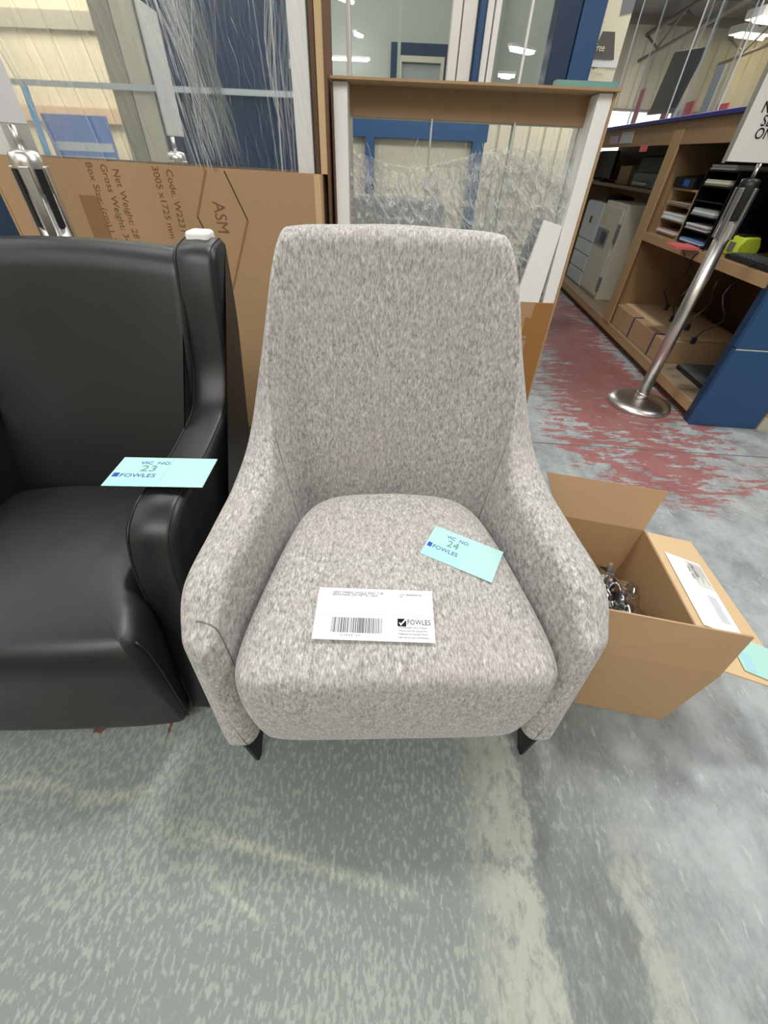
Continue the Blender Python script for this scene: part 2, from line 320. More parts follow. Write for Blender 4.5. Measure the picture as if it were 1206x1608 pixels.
tag(obj('wall_office_side', bx(.66, .70, 2.4, 4.25, 0, 2.6), GRYW), kind='structure')
obj('ceiling_panel', bx(-2.4, .70, 2.4, 4.3, 2.6, 2.65), mat('office_ceiling', lin(200, 206, 200), .8), ow)
od = tag(bpy.data.objects.new('door_1', None), kind='structure'); C.objects.link(od)
obj('frame', prism(((-.10, 0), (-.10, 1.60), (.33, 1.60), (.33, 0), (.28, 0), (.28, 1.54), (-.05, 1.54), (-.05, 0)), 4.20, 4.26, 'y'), BLUED, od)
obj('frame', prism(((-.05, 0), (-.05, 1.54), (.28, 1.54), (.28, 0), (.255, 0), (.255, 1.51), (-.02, 1.51), (-.02, 0)), 4.19, 4.25, 'y'), CREAM, od)
obj('leaf', bx(-.02, .255, 4.21, 4.24, 0, 1.51), mat('door_grey', lin(150, 160, 158), .4), od)
for x, y, z, l, r, lab in ((-.42, 3.7, 1.70, .34, 1.0, 'slanting tube lamp at the top left of the office window'), (-.31, 4.0, 1.60, .12, 1.2, 'short tube lamp low inside the office window, left of the door'), (.53, 2.75, 1.40, .16, .6, 'tube lamp behind the narrow right pane of the office, upper one'), (-.42, 4.1, 1.505, .36, 0, 'level tube lamp just above the carton top inside the office'), (.47, 2.7, 1.315, .08, 0, 'small tube lamp behind the narrow right pane, lower one')):
    lamp(x, y, z, l, lab, LAMP, r, None, .03)
area('office_light', (-.4, 3.3, 2.5), 1.6, 1.0, 14)
# far left blue post
tag(obj('post', bx(-1.72, -1.36, 1.86, 2.2, 0, 1.9), BLUED, bevel=.005), 'dark blue column at the left edge behind the large carton', 'column')
bpy.data.objects['post'].name  # keep
# ------------------------------------------------------------------ the hall behind the viewer (seen in the two mirrors)
bo = tag(bpy.data.objects.new('wall_booth', None), kind='structure'); C.objects.link(bo)
obj('panel', bx(-2.86, -1.28, -3.2, -3.0, 0, 4), BLUED, bo)
obj('post', bx(-3.12, -2.88, -3.15, -2.98, 0, 4), CREAM, bo); obj('post', bx(-3.36, -3.14, -3.12, -3.0, 0, 4), mat('olive_grey', lin(150, 148, 128), .6), bo)
obj('beam', bx(-.62, 1.05, -3.1, -2.98, 1.46, 1.69), BLUE, bo); obj('post', bx(-.44, -.33, -3.1, -2.97, 0, 1.5), BLUE, bo); obj('post', bx(.88, 1.02, -3.1, -2.97, 0, 1.5), BLUE, bo)
obj('head', bx(-1.28, 1.05, -3.1, -2.98, 1.69, 1.76), CREAM, bo); obj('panel', bx(-1.28, 1.02, -3.14, -3.1, 0, 4), CREAMW, bo)
obj('rail', bx(-4.6, -.6, -2.95, -2.93, 1.46, 1.51), mat('pale_rail', lin(190, 198, 200), .4), bo)
tag(obj('wall_booth_side', bx(-9, -3.4, -6.6, -6.5, 0, 5), mat('bright_cream', lin(236, 222, 192), .7)), kind='structure')
obj('rail', bx(-9, -3.4, -6.48, -6.4, 2.35, 2.55), mat('grey_rail', lin(176, 168, 150), .6), bo); obj('rail', bx(-9, -3.4, -6.48, -6.4, 1.25, 1.45), mat('pink_rail', lin(226, 190, 160), .6), bo)
sg = thing('banner', 'blue banner with white stripes mirrored low in the left mirror', 'banner', (-3.55, -3.0, 0))
obj('board', bx(-.75, .02, 0, .03, .7, 1.24), SIGNB, sg); obj('stripe', bx(-.7, 0, .03, .034, .92, 1.0), PAPER, sg); obj('stripe', bx(-.7, 0, .03, .034, .8, .87), PAPER, sg)
for x in (-.7, -.05): obj('leg', bx(x, x + .04, 0, .03, 0, .7), GREYP, sg)
tag(obj('upright_tube', tube(((-4.35, -2.8, 0), (-4.25, -2.8, 1.45)), .035, 10), SKYB), 'bright sky blue upright tube mirrored at the far left', 'tube')
# ------------------------------------------------------------------ tall carton with wrapped mirror (left)
b1 = thing('mirror_carton', 'large printed brown carton holding a tall white framed mirror behind the black chair', 'box', (-.270, 1.68, 0))
b1.rotation_euler = (0, .012, 0)
obj('front_panel', bx(-1.09, 0, 0, .006, 0.012, .972), CARD, b1); obj('side_panel', bx(0, .006, 0, .17, 0.0, .972), CARD, b1); obj('side_panel', bx(-1.10, -1.092, 0, .17, .016, .972), CARD, b1)
obj('rear_panel', bx(-1.09, .020, .16, .17, .016, 1.95), CARD, b1); obj('corner_strip', bx(.0, .022, .02, .16, .972, 1.95), CARDL, b1); obj('corner_strip', bx(.022, .030, .015, .16, .02, 1.95), PLYD, b1); obj('tape', bx(-.022, -.001, -.0012, 0, .3, .971), CARDL, b1)
obj('mirror_frame', prism(((-1.06, .1), (-1.06, 1.93), (-.022, 1.93), (-.022, .1), (-.075, .1), (-.075, 1.88), (-1.01, 1.88), (-1.01, .1)), .02, .10, 'y'), WHITE, b1, bevel=.003)
obj('mirror_frame', bx(-.018, -.004, .03, .1, .3, 1.94), PLYD, b1)
obj('mirror', bx(-1.01, -.075, .085, .09, .1, 1.88), MIRROR, b1)
rz = (math.pi / 2, math.pi / 2, 0)
for s, x, z, sz in (('Code. W2231', -.508, .962, .030), ('3005 x1725 mm', -.552, .968, .030), ('Net Weight: 28 KG', -.685, .955, .030), ('Gross Weight: 34 KG', -.722, .965, .030), ('Box Size: (cm) L W H', -.768, .968, .030)):
    text('print', s, sz, PRINT, b1, (x, -.0006, z), rz, 'LEFT', .0003)
text('print', 'ASM', .058, PRINT, b1, (-.374, -.0006, .885), rz, 'LEFT', .0003, .82)
def line2(x0, z0, x1, z1, wd, m):
    d = Vector((x1 - x0, z1 - z0)).normalized(); nn = Vector((-d.y, d.x)) * wd / 2
    return obj('print_line', prism(((x0 + nn.x, z0 + nn.y), (x1 + nn.x, z1 + nn.y), (x1 - nn.x, z1 - nn.y), (x0 - nn.x, z0 - nn.y)), -.0011, -.0001, 'y'), m, b1)
line2(-.31, .955, -.262 + .0 - .003, .842, .0022, INK) if 0 else None
line2(-.315, .965, -.262, .838, .003, INK); line2(-.262, .838, -.36, .62, .007, PRINTL); line2(-.375, .965, -.437, .84, .007, PRINTL); line2(-.437, .84, -.36, .64, .003, INK)
obj('patch', bx(-.83, -.765, -.0008, 0, .74, .88), PRINTL, b1)
def film(name, x0, x1, z0, z1, y, nx, nz, fn, m, label=None, parent=None):
    bm = bmesh.new(); g = [[bm.verts.new((x0 + (x1 - x0) * i / nx, y + fn(x0 + (x1 - x0) * i / nx, z0 + (z1 - z0) * j / nz), z0 + (z1 - z0) * j / nz)) for i in range(nx + 1)] for j in range(nz + 1)]
    for j in range(nz):
        for i in range(nx): bm.faces.new((g[j][i], g[j][i + 1], g[j + 1][i + 1], g[j + 1][i]))
    return obj(name, bm, m, parent, smooth=True)
def f1(x, z):
    s = 0
    t = (z - .97) / .9
    for cx, k, wd, h in ((-.352, .16, .013, 1.6), (-.378, .17, .011, 1.4), (-.334, .13, .009, 1.3), (-.392, .12, .006, .8), (-.345, .22, .007, 1.1), (-.365, .13, .006, 1.0), (-.40, .18, .006, .9), (-.385, .09, .007, .9), (-.318, .1, .005, .8), (-.34, .27, .006, .9), (-.325, .20, .005, .7), (-.300, .28, .004, .6), (-.36, .08, .004, .7), (-.385, .2, .004, .7), (-.12, -.03, .009, 1.2), (-.135, .06, .004, .5), (-.09, .03, .005, .6), (-.70, .14, .005, .7), (-.95, .25, .007, .8), (-.60, .12, .003, .4), (-.84, .2, .003, .5)):
        d = abs(x - (cx - k * t)); s -= h * .009 * max(0, 1 - d / wd)
    q = noise.noise(Vector((x * 34 + z * 8, z * 6, 1.3))); s += .0022 * max(0, (1 - abs(q)) ** 10 - .35)
    return s + .0015 * noise.noise(Vector((x * 9, z * 6, 4)))
film('stretch_film', -1.07, -.01, .965, 1.6, .012, 420, 90, f1, FILM, parent=b1)
def folds(n, x0, x1, z0, z1, y, lmin, lmax, wmax, lean, seed, parent, dens=None):   # loose creases of the film standing out as thin pale ridges
    rn = random.Random(seed); bm = bmesh.new()
    for _ in range(n):
        x = rn.uniform(x0, x1); z = rn.uniform(z0, z1) if dens is None else z0 + (z1 - z0) * rn.random() ** dens
        ln = rn.uniform(lmin, lmax); a = rn.gauss(lean, .35 if dens else .06); wd = rn.uniform(.3, 1) * wmax; pv = None; K_ = 6
        for k in range(K_ + 1):
            t = k / K_; px = x + math.sin(a) * ln * t + .06 * ln * math.sin(t * 5 + x * 90); pz = z + math.cos(a) * ln * t; w_ = wd * math.sin(math.pi * (t * .94 + .03))
            yy = y - .004 * math.sin(t * 3.1)
            q = (bm.verts.new((px - w_ / 2, yy, pz)), bm.verts.new((px, yy - w_ * .7, pz)), bm.verts.new((px + w_ / 2, yy, pz)))
            if pv: bm.faces.new((pv[0], pv[1], q[1], q[0])); bm.faces.new((pv[1], pv[2], q[2], q[1]))
            pv = q
    o = obj('film_crease', bm, FOLD, parent, smooth=True); o['kind'] = 'stuff'; return o
folds(14, -.36, -.315, .965, 1.0, .004, .35, .62, .011, -.12, 5, b1)
folds(12, -.35, -.31, .965, 1.1, .002, .3, .5, .005, -.16, 8, b1)
folds(60, -1.0, -.08, .98, 1.4, .006, .03, .12, .0022, -.2, 11, b1)
folds(5, -.12, -.09, .98, 1.1, .004, .25, .4, .006, -.03, 12, b1)
# ------------------------------------------------------------------ second carton with mirror, white foam edges
b2 = thing('mirror_carton', 'brown carton with foam edged mirror wrapped in crumpled film, directly behind the grey armchair', 'box', (.21, 1.70, 0))
b2.rotation_euler = (-.03, 0, 0)
L, R_ = -.425, .425
obj('front_panel', bx(L, R_, 0, .006, 0, .615), CARD, b2); obj('side_panel', bx(L - .006, L, 0, .14, 0, 1.18), PLYD, b2); obj('side_panel', bx(R_, R_ + .007, 0, .14, 0, 1.19), CARD, b2)
obj('rear_panel', bx(L, R_, .134, .14, 0, 1.18), CARD, b2); obj('top_panel', bx(L - .004, R_ + .010, -.02, .14, 1.188, 1.194), CARD, b2); obj('top_panel', bx(L + .045, R_ - .045, .075, .085, 1.118, 1.188), PLY, b2)
obj('foam_edge', bx(L, L + .045, .005, .09, .1, 1.187), WHITE, b2, bevel=.003); obj('foam_edge', bx(R_ - .045, R_, .005, .09, .1, 1.187), WHITE, b2, bevel=.003); obj('foam_edge', slab(((R_ - .16, .002, .60), (R_ - .062, .002, .60), (R_ - .045, .012, .86), (R_ - .115, .012, .875)), -.02), WHITE, b2, bevel=.003)
obj('mirror', bx(L + .045, R_ - .045, .09, .095, .1, 1.12), MIRROR, b2); obj('mirror_frame', prism(((L + .045, .1), (L + .045, 1.122), (R_ - .045, 1.122), (R_ - .045, .1), (R_ - .052, .1), (R_ - .052, 1.115), (L + .052, 1.115), (L + .052, .1)), .08, .089, 'y'), mat('pale_frame', lin(190, 192, 180), .4), b2)
obj('tape', bx(R_ - .075, R_, -.001, 0, .02, .614), TAPE, b2); obj('tape', bx(R_ - .10, R_, -.0016, -.001, .49, .56), TAPE, b2)
obj('tape', bx(L, R_, -.0008, 0, .475, .478), PRINT, b2)
obj('wrap_line', bx(-.115, -.110, .07, .078, .6, 1.12), mat('silver_line', lin(200, 205, 200), .3, .3), b2); obj('wrap_line', bx(.155, .160, .07, .078, .6, 1.12), mat('silver_line', lin(200, 205, 200), .3, .3), b2)
def f2(x, z):
    t = max(0, min(1, (1.03 + .03 * math.sin(x * 9) - z) / .06)); s = 0
    for k, (fx, fz, am) in enumerate(((18, 10, .026), (40, 20, .022), (80, 34, .012))):
        q = noise.noise(Vector((x * fx + z * fx * .5, z * fz, k * 7))); s -= am * (1 - abs(q)) ** 4
    return s * t - .001
film('stretch_film', L + .047, R_ - .047, .62, 1.06, .066, 260, 150, f2, FILM, parent=b2)
folds(420, L + .06, R_ - .07, .80, 1.03, .050, .015, .055, .0036, .15, 21, b2, 1.3); folds(40, L + .06, R_ - .07, .80, .95, .045, .06, .11, .007, .1, 22, b2, 1.0)
tag(obj('glass_sheet', bx(.47, .66, 1.80, 1.84, 1.196, 1.215), TEAL), 'teal glass sheet lying on top of the foam edged mirror carton', 'glass')
# ------------------------------------------------------------------ poster banner
pb = thing('poster', 'white advertising poster with dark photo and pale words beside the blue office post', 'poster', (.91, 3.0, 0))
obj('backing', bx(0, .155, 0, .01, 1.15, 2.0), mat('poster_cream', lin(226, 220, 196), .5), pb)
obj('photo', prism(((.0, 1.37), (.135, 1.40), (.10, 1.50), (.04, 1.50)), -.002, 0, 'y'), mat('poster_dark', lin(92, 90, 86), .5), pb); obj('photo', prism(((.06, 1.2), (.14, 1.2), (.155, 1.32), (.10, 1.31)), -.002, 0, 'y'), mat('poster_black', lin(60, 60, 64), .5), pb)
obj('photo', prism(((.0, 1.385), (.155, 1.385), (.155, 1.41), (.0, 1.41)), -.003, -.002, 'y'), PAPER, pb); obj('photo', prism(((.10, 1.55), (.155, 1.56), (.155, 1.66), (.09, 1.64)), -.002, 0, 'y'), INKG, pb)
for i, (s, z) in enumerate((('Free', 1.437), ('consultation', 1.407), ('in your', 1.365))): text('lettering', s, .036 if i != 1 else .026, mat('poster_letter', lin(236, 238, 214), .5) if i != 1 else INKG, pb, (.018, -.0035, z), (math.pi / 2, 0, 0), 'LEFT', .0004, .8)
obj('stand', bx(.07, .085, .011, .03, 0, 1.9), STEEL, pb)
obj('foot', bx(.0, .155, -.1, .1, 0, .012), STEEL, pb)
# ================================================================== SERVICE COUNTER (frame: u right, v depth)
CA = -.056
def ctr(name, label, cat, u, v, z, group=None):
    c, s = math.cos(CA), math.sin(CA)
    return thing(name, label, cat, (1.63 + u * c - v * s, 1.94 + u * s + v * c, z), CA, group)
K = ctr('service_counter', 'long wooden service counter with open shelves and blue top edge along the aisle', 'counter', 0, 0, 0)
obj('base_board', bx(0, .75, .07, 4.6, .05, .10), LAM, K, bevel=.004); obj('kick_board', bx(.03, .06, .07, 4.6, 0, .05), PLYD, K); obj('base_board', bx(-.004, 0, .07, 4.6, .045, .098), PINE, K)
for v in (1.44, 4.5): obj('upright', bx(0, .72, v, v + .035, .10, 1.13), PLY, K); obj('upright', bx(-.012, .0, v - .04, v + .09, .10, 1.20), PINE, K, bevel=.003)
obj('shelf', bx(.0, .72, .05, 1.44, .672, .692), PLY, K); obj('shelf_edge', bx(-.012, 0, .05, 1.40, .648, .694), PINE, K); obj('shelf', bx(.28, .72, 1.5, 4.5, .86, .885), PLY, K)
obj('fascia', bx(-.01, .02, .05, 4.6, 1.13, 1.235), PLY, K); obj('worktop', bx(-.03, .8, .0, 4.6, 1.236, 1.256), mat('counter_blue', lin(46, 52, 128), .4), K, bevel=.004); obj('back_board', bx(.72, .74, .07, 4.6, .10, 1.235), PLYD, K)
obj('notice', bx(-.013, -.010, 2.2, 2.45, 1.15, 1.215), PALE, K); obj('notice', bx(-.013, -.010, 2.52, 2.7, 1.15, 1.20), mat('lilac_paper', lin(180, 160, 176), .6), K); obj('notice', bx(-.014, -.0105, 1.86, 1.98, 1.10, 1.135), RED, K)
ep = ctr('end_panel', 'blue painted end panel of the counter by the stanchion, scuffed', 'panel', 0, 0, 0)
obj('board', bx(0, .345, 0, .03, .001, .40), BLUE, ep, bevel=.004); obj('board', bx(0, .345, 0, .03, .404, 1.23), BLUE, ep, bevel=.004); obj('side_board', bx(.002, .03, .031, .072, .001, 1.23), BLUED, ep); obj('scuff', bx(.0, .2, -.001, 0, .398, .404), PALE, ep)  # side board in darker blue: its side shade is put into the colour
sk = ctr('front_board', 'light wood front board with cream plinth right of the blue panel', 'panel', .352, 0, 0); obj('board', bx(0, .6, 0, .04, .07, 1.2), PINE, sk, bevel=.004); obj('plinth', bx(.001, .6, -.004, .035, 0, .07), CREAM, sk)
# pale cabinet + safe
s1 = ctr('filing_cabinet', 'pale blue grey drawer unit left of the cream safe', 'cabinet', .10, 2.62, .10)
obj('body', bx(0, .5, 0, .48, 0, .66), PALE, s1, bevel=.004)
for z0, z1 in ((.01, .12), (.13, .25), (.26, .36), (.37, .65)): d = obj('drawer', bx(-.012, 0, .01, .47, z0, z1), PALE, s1, bevel=.003)
obj('handle', bx(-.02, -.012, .22, .25, .5, .55), DARK, d)
s2 = ctr('safe', 'cream steel safe with grey keypad plate standing under the counter', 'safe', .10, 2.10, .10)
obj('body', bx(0, .5, 0, .50, 0, .69), CREAM, s2, bevel=.006); d = obj('door', bx(-.015, 0, .03, .47, .03, .66), CREAM, s2, bevel=.004)
obj('keypad_plate', bx(-.022, -.015, .18, .45, .38, .50), GREYP, s2); obj('keypad', bx(-.028, -.022, .22, .32, .40, .48), BLACKP, s2); obj('hinge', bx(-.022, -.005, .0, .03, .08, .18), GREYP, s2); obj('hinge', bx(-.022, -.005, .0, .03, .44, .56), GREYP, s2); obj('label_mark', bx(-.018, -.015, .32, .40, .54, .60), mat('yellow_mark', lin(200, 190, 120), .5), s2)
tag(obj('cloth_bundle', (lambda bm: (bmesh.ops.create_icosphere(bm, subdivisions=3, radius=1), [setattr(v, 'co', Vector((v.co.x * .12, v.co.y * .22, max(-.2, v.co.z) * .05)) * (1 + .3 * noise.noise(v.co * 4))) for v in bm.verts], bm)[2])(bmesh.new()), BLACKP, smooth=True), 'dark cloth bundle heaped on the pale drawer unit', 'cloth').matrix_world = ctr_m = Matrix.Translation((1.63 + .28 + .16, 1.94 + 2.84, .772))
# equipment in the far bay
e = ctr('printer', 'grey printer with dark lid on the upper shelf above the safe', 'printer', .30, 2.25, .886)
obj('body', bx(0, .36, 0, .5, 0, .10), GREYP, e, bevel=.01); obj('lid', prism(((0, .10), (.02, .20), (.34, .22), (.36, .10)), .03, .47, 'y'), DGREY, e, bevel=.01); obj('tray', bx(-.03, 0, .1, .4, .02, .035), PALE, e)
e = ctr('monitor', 'black flat screen monitor standing at the far left of the upper shelf', 'monitor', .30, 3.35, .886)
obj('screen', bx(0, .03, 0, .5, .03, .24), BLACKP, e, bevel=.005); obj('foot', bx(-.03, .12, .15, .35, 0, .012), BLACKP, e); obj('neck', bx(.03, .05, .22, .28, .012, .1), BLACKP, e)
e = ctr('carton', 'small brown carton on the upper shelf between monitor and printer', 'box', .34, 2.95, .886); obj('body', bx(0, .3, 0, .28, 0, .13), CARD, e); obj('flap', bx(0, .3, 0, .14, .131, .135), CARDL, e)
# near bay organiser
e = ctr('pigeonhole_unit', 'wooden pigeonhole unit with paper stacks on the counter shelf', 'organiser', .06, 1.08, .693)
obj('side_panel', bx(0, .32, 0, .012, 0, .24), PINE, e); obj('side_panel', bx(0, .32, .32, .332, 0, .24), PINE, e); obj('back_panel', bx(.31, .32, .012, .32, 0, .24), PLYD, e)
for z in (0, .075, .15, .228): obj('shelf', bx(0, .31, .012, .32, z, z + .010), PINE, e)
def papers(u, v, z, du, dv, h, m, lab, n=3, rz=0):
    t = ctr('paper_stack', lab, 'paper', u, v, z); t.rotation_euler.z += rz
    for i in range(n):
        o_ = random.uniform(-.008, .008); obj('sheet_pile', bx(o_, du + o_, o_, dv + o_, h * i / n, h * (i + .92) / n), m if i % 2 == 0 else PAPER, t)
papers(.05, 1.11, .704, .25, .26, .022, mat('pinkish_paper', lin(196, 168, 160), .6), 'pinkish papers in the bottom hole of the wooden pigeonhole unit')
papers(.05, 1.11, .779, .25, .26, .032, PAPER, 'white papers in the middle hole of the wooden pigeonhole unit')
papers(.05, 1.11, .854, .25, .26, .012, mat('beige_paper', lin(176, 160, 146), .6), 'thin beige papers in the top hole of the wooden pigeonhole unit')
e = ctr('binder', 'black ring binder lying on the wooden pigeonhole unit', 'binder', .05, 1.15, .934); obj('cover', prism(((0, 0), (0, .05), (.26, .075), (.28, 0)), 0, .25, 'y'), BLACKP, e, bevel=.004); obj('spine_label', bx(-.001, .0, .05, .12, .01, .04), INKB, e)
e = ctr('letter_tray', 'black letter tray tower full of papers beside the wooden pigeonholes', 'organiser', .04, .72, .693)
for v in (0, .31): obj('side_panel', bx(0, .34, v, v + .008, 0, .33), DARK, e)
for z in (.0, .065, .13, .195, .26, .325): obj('tray', bx(-.005, .33, .008, .31, z, z + .006), DARK, e)
for z, m, h, lab in ((.701, SIGNB, .02, 'blue booklets in the lowest letter tray'), (.766, PAPER, .025, 'white forms in the second letter tray from the bottom'), (.831, mat('grey_green_paper', lin(160, 170, 164), .6), .03, 'grey green papers in the middle letter tray'), (.961, mat('yellowish_paper', lin(186, 186, 150), .6), .025, 'yellowish papers in the upper letter tray'), (1.026, mat('grey_paper', lin(150, 152, 150), .6), .02, 'grey booklets lying on the top of the letter trays')): papers(.03, .75, z, .26, .24, h, m, lab)
tag(obj('booklet', bx(0, .16, 0, .12, 0, .012), RED, loc=(1.655, 2.60, .6945), rot=(0, 0, 1.45)), 'red and blue booklet lying flat at the shelf edge below the trays', 'booklet')
e = ctr('tape_measure', 'yellow green tape measure case on the counter shelf', 'tape measure', .08, .50, .693); obj('case', prism(((0, 0), (0, .05), (.02, .085), (.09, .09), (.11, .05), (.11, 0)), 0, .11, 'y'), HIVIS, e, bevel=.01); obj('face', bx(-.003, 0, .03, .08, .02, .06), GREYP, e); obj('grip', bx(.02, .10, .02, .09, .088, .095), BLACKP, e)
e = ctr('cash_drawer', 'grey metal box on legs at the right of the counter shelf', 'box', .30, .10, .693); obj('case', bx(0, .38, 0, .48, .10, .27), GREYP, e, bevel=.006); obj('lid', bx(-.01, .39, -.01, .49, .27, .285), PALE, e); obj('foot', bx(.0, .38, .0, .05, 0, .10), GREYP, e); obj('foot', bx(0, .38, .43, .48, 0, .10), GREYP, e)
e = ctr('keyboard', 'black keyboard and cables at the right end of the counter shelf', 'keyboard', .03, .07, .693); obj('case', bx(0, .16, 0, .42, 0, .02), BLACKP, e, bevel=.005)
bm = bmesh.new()
for i in range(12):
    for j in range(4): bx(.02 + j * .033, .045 + j * .033, .02 + i * .033, .046 + i * .033, .02, .026, bm=bm)
tag(obj('keys', bm, DGREY, e), kind='stuff')
for i in range(5):
    v0 = .25 + i * .13; pts = [(0.0 + .02 * math.sin(i * 2), 0, 0)] + [(-.02 + .03 * math.sin(k * 1.1 + i), .03 * math.sin(k * .8 + i * 2), -k * .035) for k in range(1, 11 - i % 3)]
    t = ctr('cable', ('black cable hanging nearest the blue end panel', 'second black cable from the blue end panel', 'black cable with a white plug below the counter shelf', 'second farthest black cable below the counter shelf', 'farthest black cable below the counter shelf')[i], 'cable', .02, v0, .71, 'cables hanging below the shelf'); obj('cord', tube(pts, .004, 6), BLACKP, t, smooth=True); obj('plug', bx(pts[-1][0] - .01, pts[-1][0] + .01, pts[-1][1] - .01, pts[-1][1] + .01, pts[-1][2] - .03, pts[-1][2]), WHITE if i == 2 else BLACKP, t)
e = ctr('flat_carton', 'flat brown carton with purple straps lying on the counter base', 'box', .02, .62, .101); obj('body', bx(0, .55, 0, .92, 0, .13), CARD, e, bevel=.003); obj('rim', bx(.06, .5, .05, .85, .13, .138), CARDL, e)
for v in (.12, .46, .86): obj('strap', prism(((-.003, 0), (-.003, .134), (.55, .134), (.55, .131), (0, .131), (0, 0)), v, v + .014, 'y'), PURPLE, e)
e = ctr('laptop', 'black closed laptop lying on the counter base near the blue panel', 'laptop', .12, .16, .101); obj('base', bx(0, .28, 0, .38, 0, .02), BLACKP, e, bevel=.004); obj('lid', bx(0, .28, 0, .38, .022, .032), DGREY, e, bevel=.003)
# acrylic screens and things on the counter
for i, (u, v, w_, h) in enumerate(((.05, 3.1, .9, 1.1), (.05, 1.9, .7, 1.1), (.62, 2.5, .7, .8), (.10, 1.35, .45, .9))):
    t = ctr('acrylic_screen', ('clear acrylic guard farthest along the counter top', 'clear acrylic guard in front of the dark grey screen on the counter', 'clear acrylic guard standing behind the dark grey screen', 'narrow clear acrylic guard at the near end of the counter')[i], 'screen', u, v, 1.257)
    obj('sheet', bx(0, .006, 0, w_, .005, h), ACR, t); obj('edge', bx(-.001, .007, -.004, 0, 0, h), PALE, t); obj('edge', bx(-.001, .007, w_, w_ + .004, 0, h), PALE, t); obj('foot', bx(-.05, .06, .05, .08, 0, .02), ACR, t)
e = ctr('display_screen', 'tilted dark grey display panel on the blue counter top', 'monitor', .30, 2.33, 1.257); obj('panel', slab(((0, .50, .11), (0, .05, .10), (0, -.08, .38), (0, .40, .42)), .025), DGREY, e, bevel=.004); obj('bezel', slab(((-.003, .515, .085), (-.003, .062, .075), (-.003, .05, .10), (-.003, .50, .11)), .03), GREYP, e); obj('stand', tube(((.06, .2, 0), (.06, .2, .16)), .02, 10), PALE, e); obj('foot', bx(-.04, .16, .1, .3, 0, .012), PALE, e)
for i, (u, v, wd, h, m) in enumerate(((.5, 3.0, .14, .16, RED), (.35, 3.3, .1, .28, mat('pink_card', lin(236, 140, 150), .5)), (.2, 1.9, .12, .10, RED), (.2, 1.68, .10, .24, PALE), (.2, 1.45, .12, .06, RED), (.3, 2.15, .16, .09, PAPER))):
    t = ctr('leaflet_holder', ('coral leaflet holder behind the grey display on the counter', 'tall pink leaflet holder at the far end of the counter', 'coral leaflet holder right of the grey display', 'tall pale leaflet holder near the right clear guard', 'low coral leaflet block at the near counter end', 'low white leaflet block just right of the display foot')[i], 'leaflet holder', u, v, 1.257)
    obj('leaflet', bx(0, .01, 0, wd, .01, h), m, t); obj('base', bx(-.02, .05, 0, wd, 0, .01), PALE, t)
# ------------------------------------------------------------------ stanchions
def stanchion(x, y, lab, signpts, sgn, pr=.03, cas=None):
    t = thing('stanchion', lab, 'stanchion', (x, y, 0)); t.rotation_euler.z = .1 * sgn
    obj('base', lathe([(.17, 0), (.17, .012), (.165, .022), (.12, .034), (.05, .040), (.03, .045)], 56), STEEL, t, smooth=True)
    obj('post', lathe([(pr, .045), (pr, .92)], 32), STEEL, t, smooth=True); obj('collar', lathe([(.034, .045), (.034, .07), (.031, .075)], 32), STEEL, t, smooth=True)
    obj('cassette', lathe([(.028, .86), (.034, .87), (.036, .98), (.034, 1.0), (.02, 1.005)], 32), cas or BLACKP, t, smooth=True)
    for k in range(4):
        a = k * math.pi / 2 + .4; obj('clip', bx(-.011, .011, .030, .042, .80, .975), STEEL, t, rot=(0, 0, a), bevel=.002)
    obj('sign_stem', tube(((0, 0, 1.0), (0, 0, 1.05)), .008, 8), STEEL, t, smooth=True)
    return t
st = stanchion(1.45, 2.16, 'steel queue stanchion with white sign plate beside the counter', None, 1)
sgn = obj('sign_plate', bx(-.155, .165, -.006, .006, 1.052, 1.48), mat('sign_white', lin(228, 228, 222), .35), st, bevel=.002); obj('sign_edge', prism(((-.16, 1.047), (-.16, 1.485), (.17, 1.485), (.17, 1.047), (.163, 1.054), (.163, 1.478), (-.153, 1.478), (-.153, 1.054)), -.008, .008, 'y'), STEEL, st)
for s, z in (('NO', 1.19), ('SE', 1.155), ('ON', 1.12)): text('lettering', s, .045, INK, st, ({'NO': -.108, 'SE': -.085, 'ON': -.088}[s], -.0072, z), (math.pi / 2, 0, 0), 'LEFT', .0005)
st2 = stanchion(-.95, 1.31, 'steel queue stanchion behind the black chair, white plate on top', None, -1, .036, STEEL)
for a_ in (.0, 1.57, 3.14, 4.71): obj('belt_slot', bx(-.009, .009, .030, .040, .85, .97), BLACKP, st2, rot=(0, 0, a_ + 1.18))
obj('sign_plate', bx(-.004, .004, -.16, .05, 1.052, 1.40), mat('sign_white', lin(212, 212, 212), .35), st2, bevel=.002)
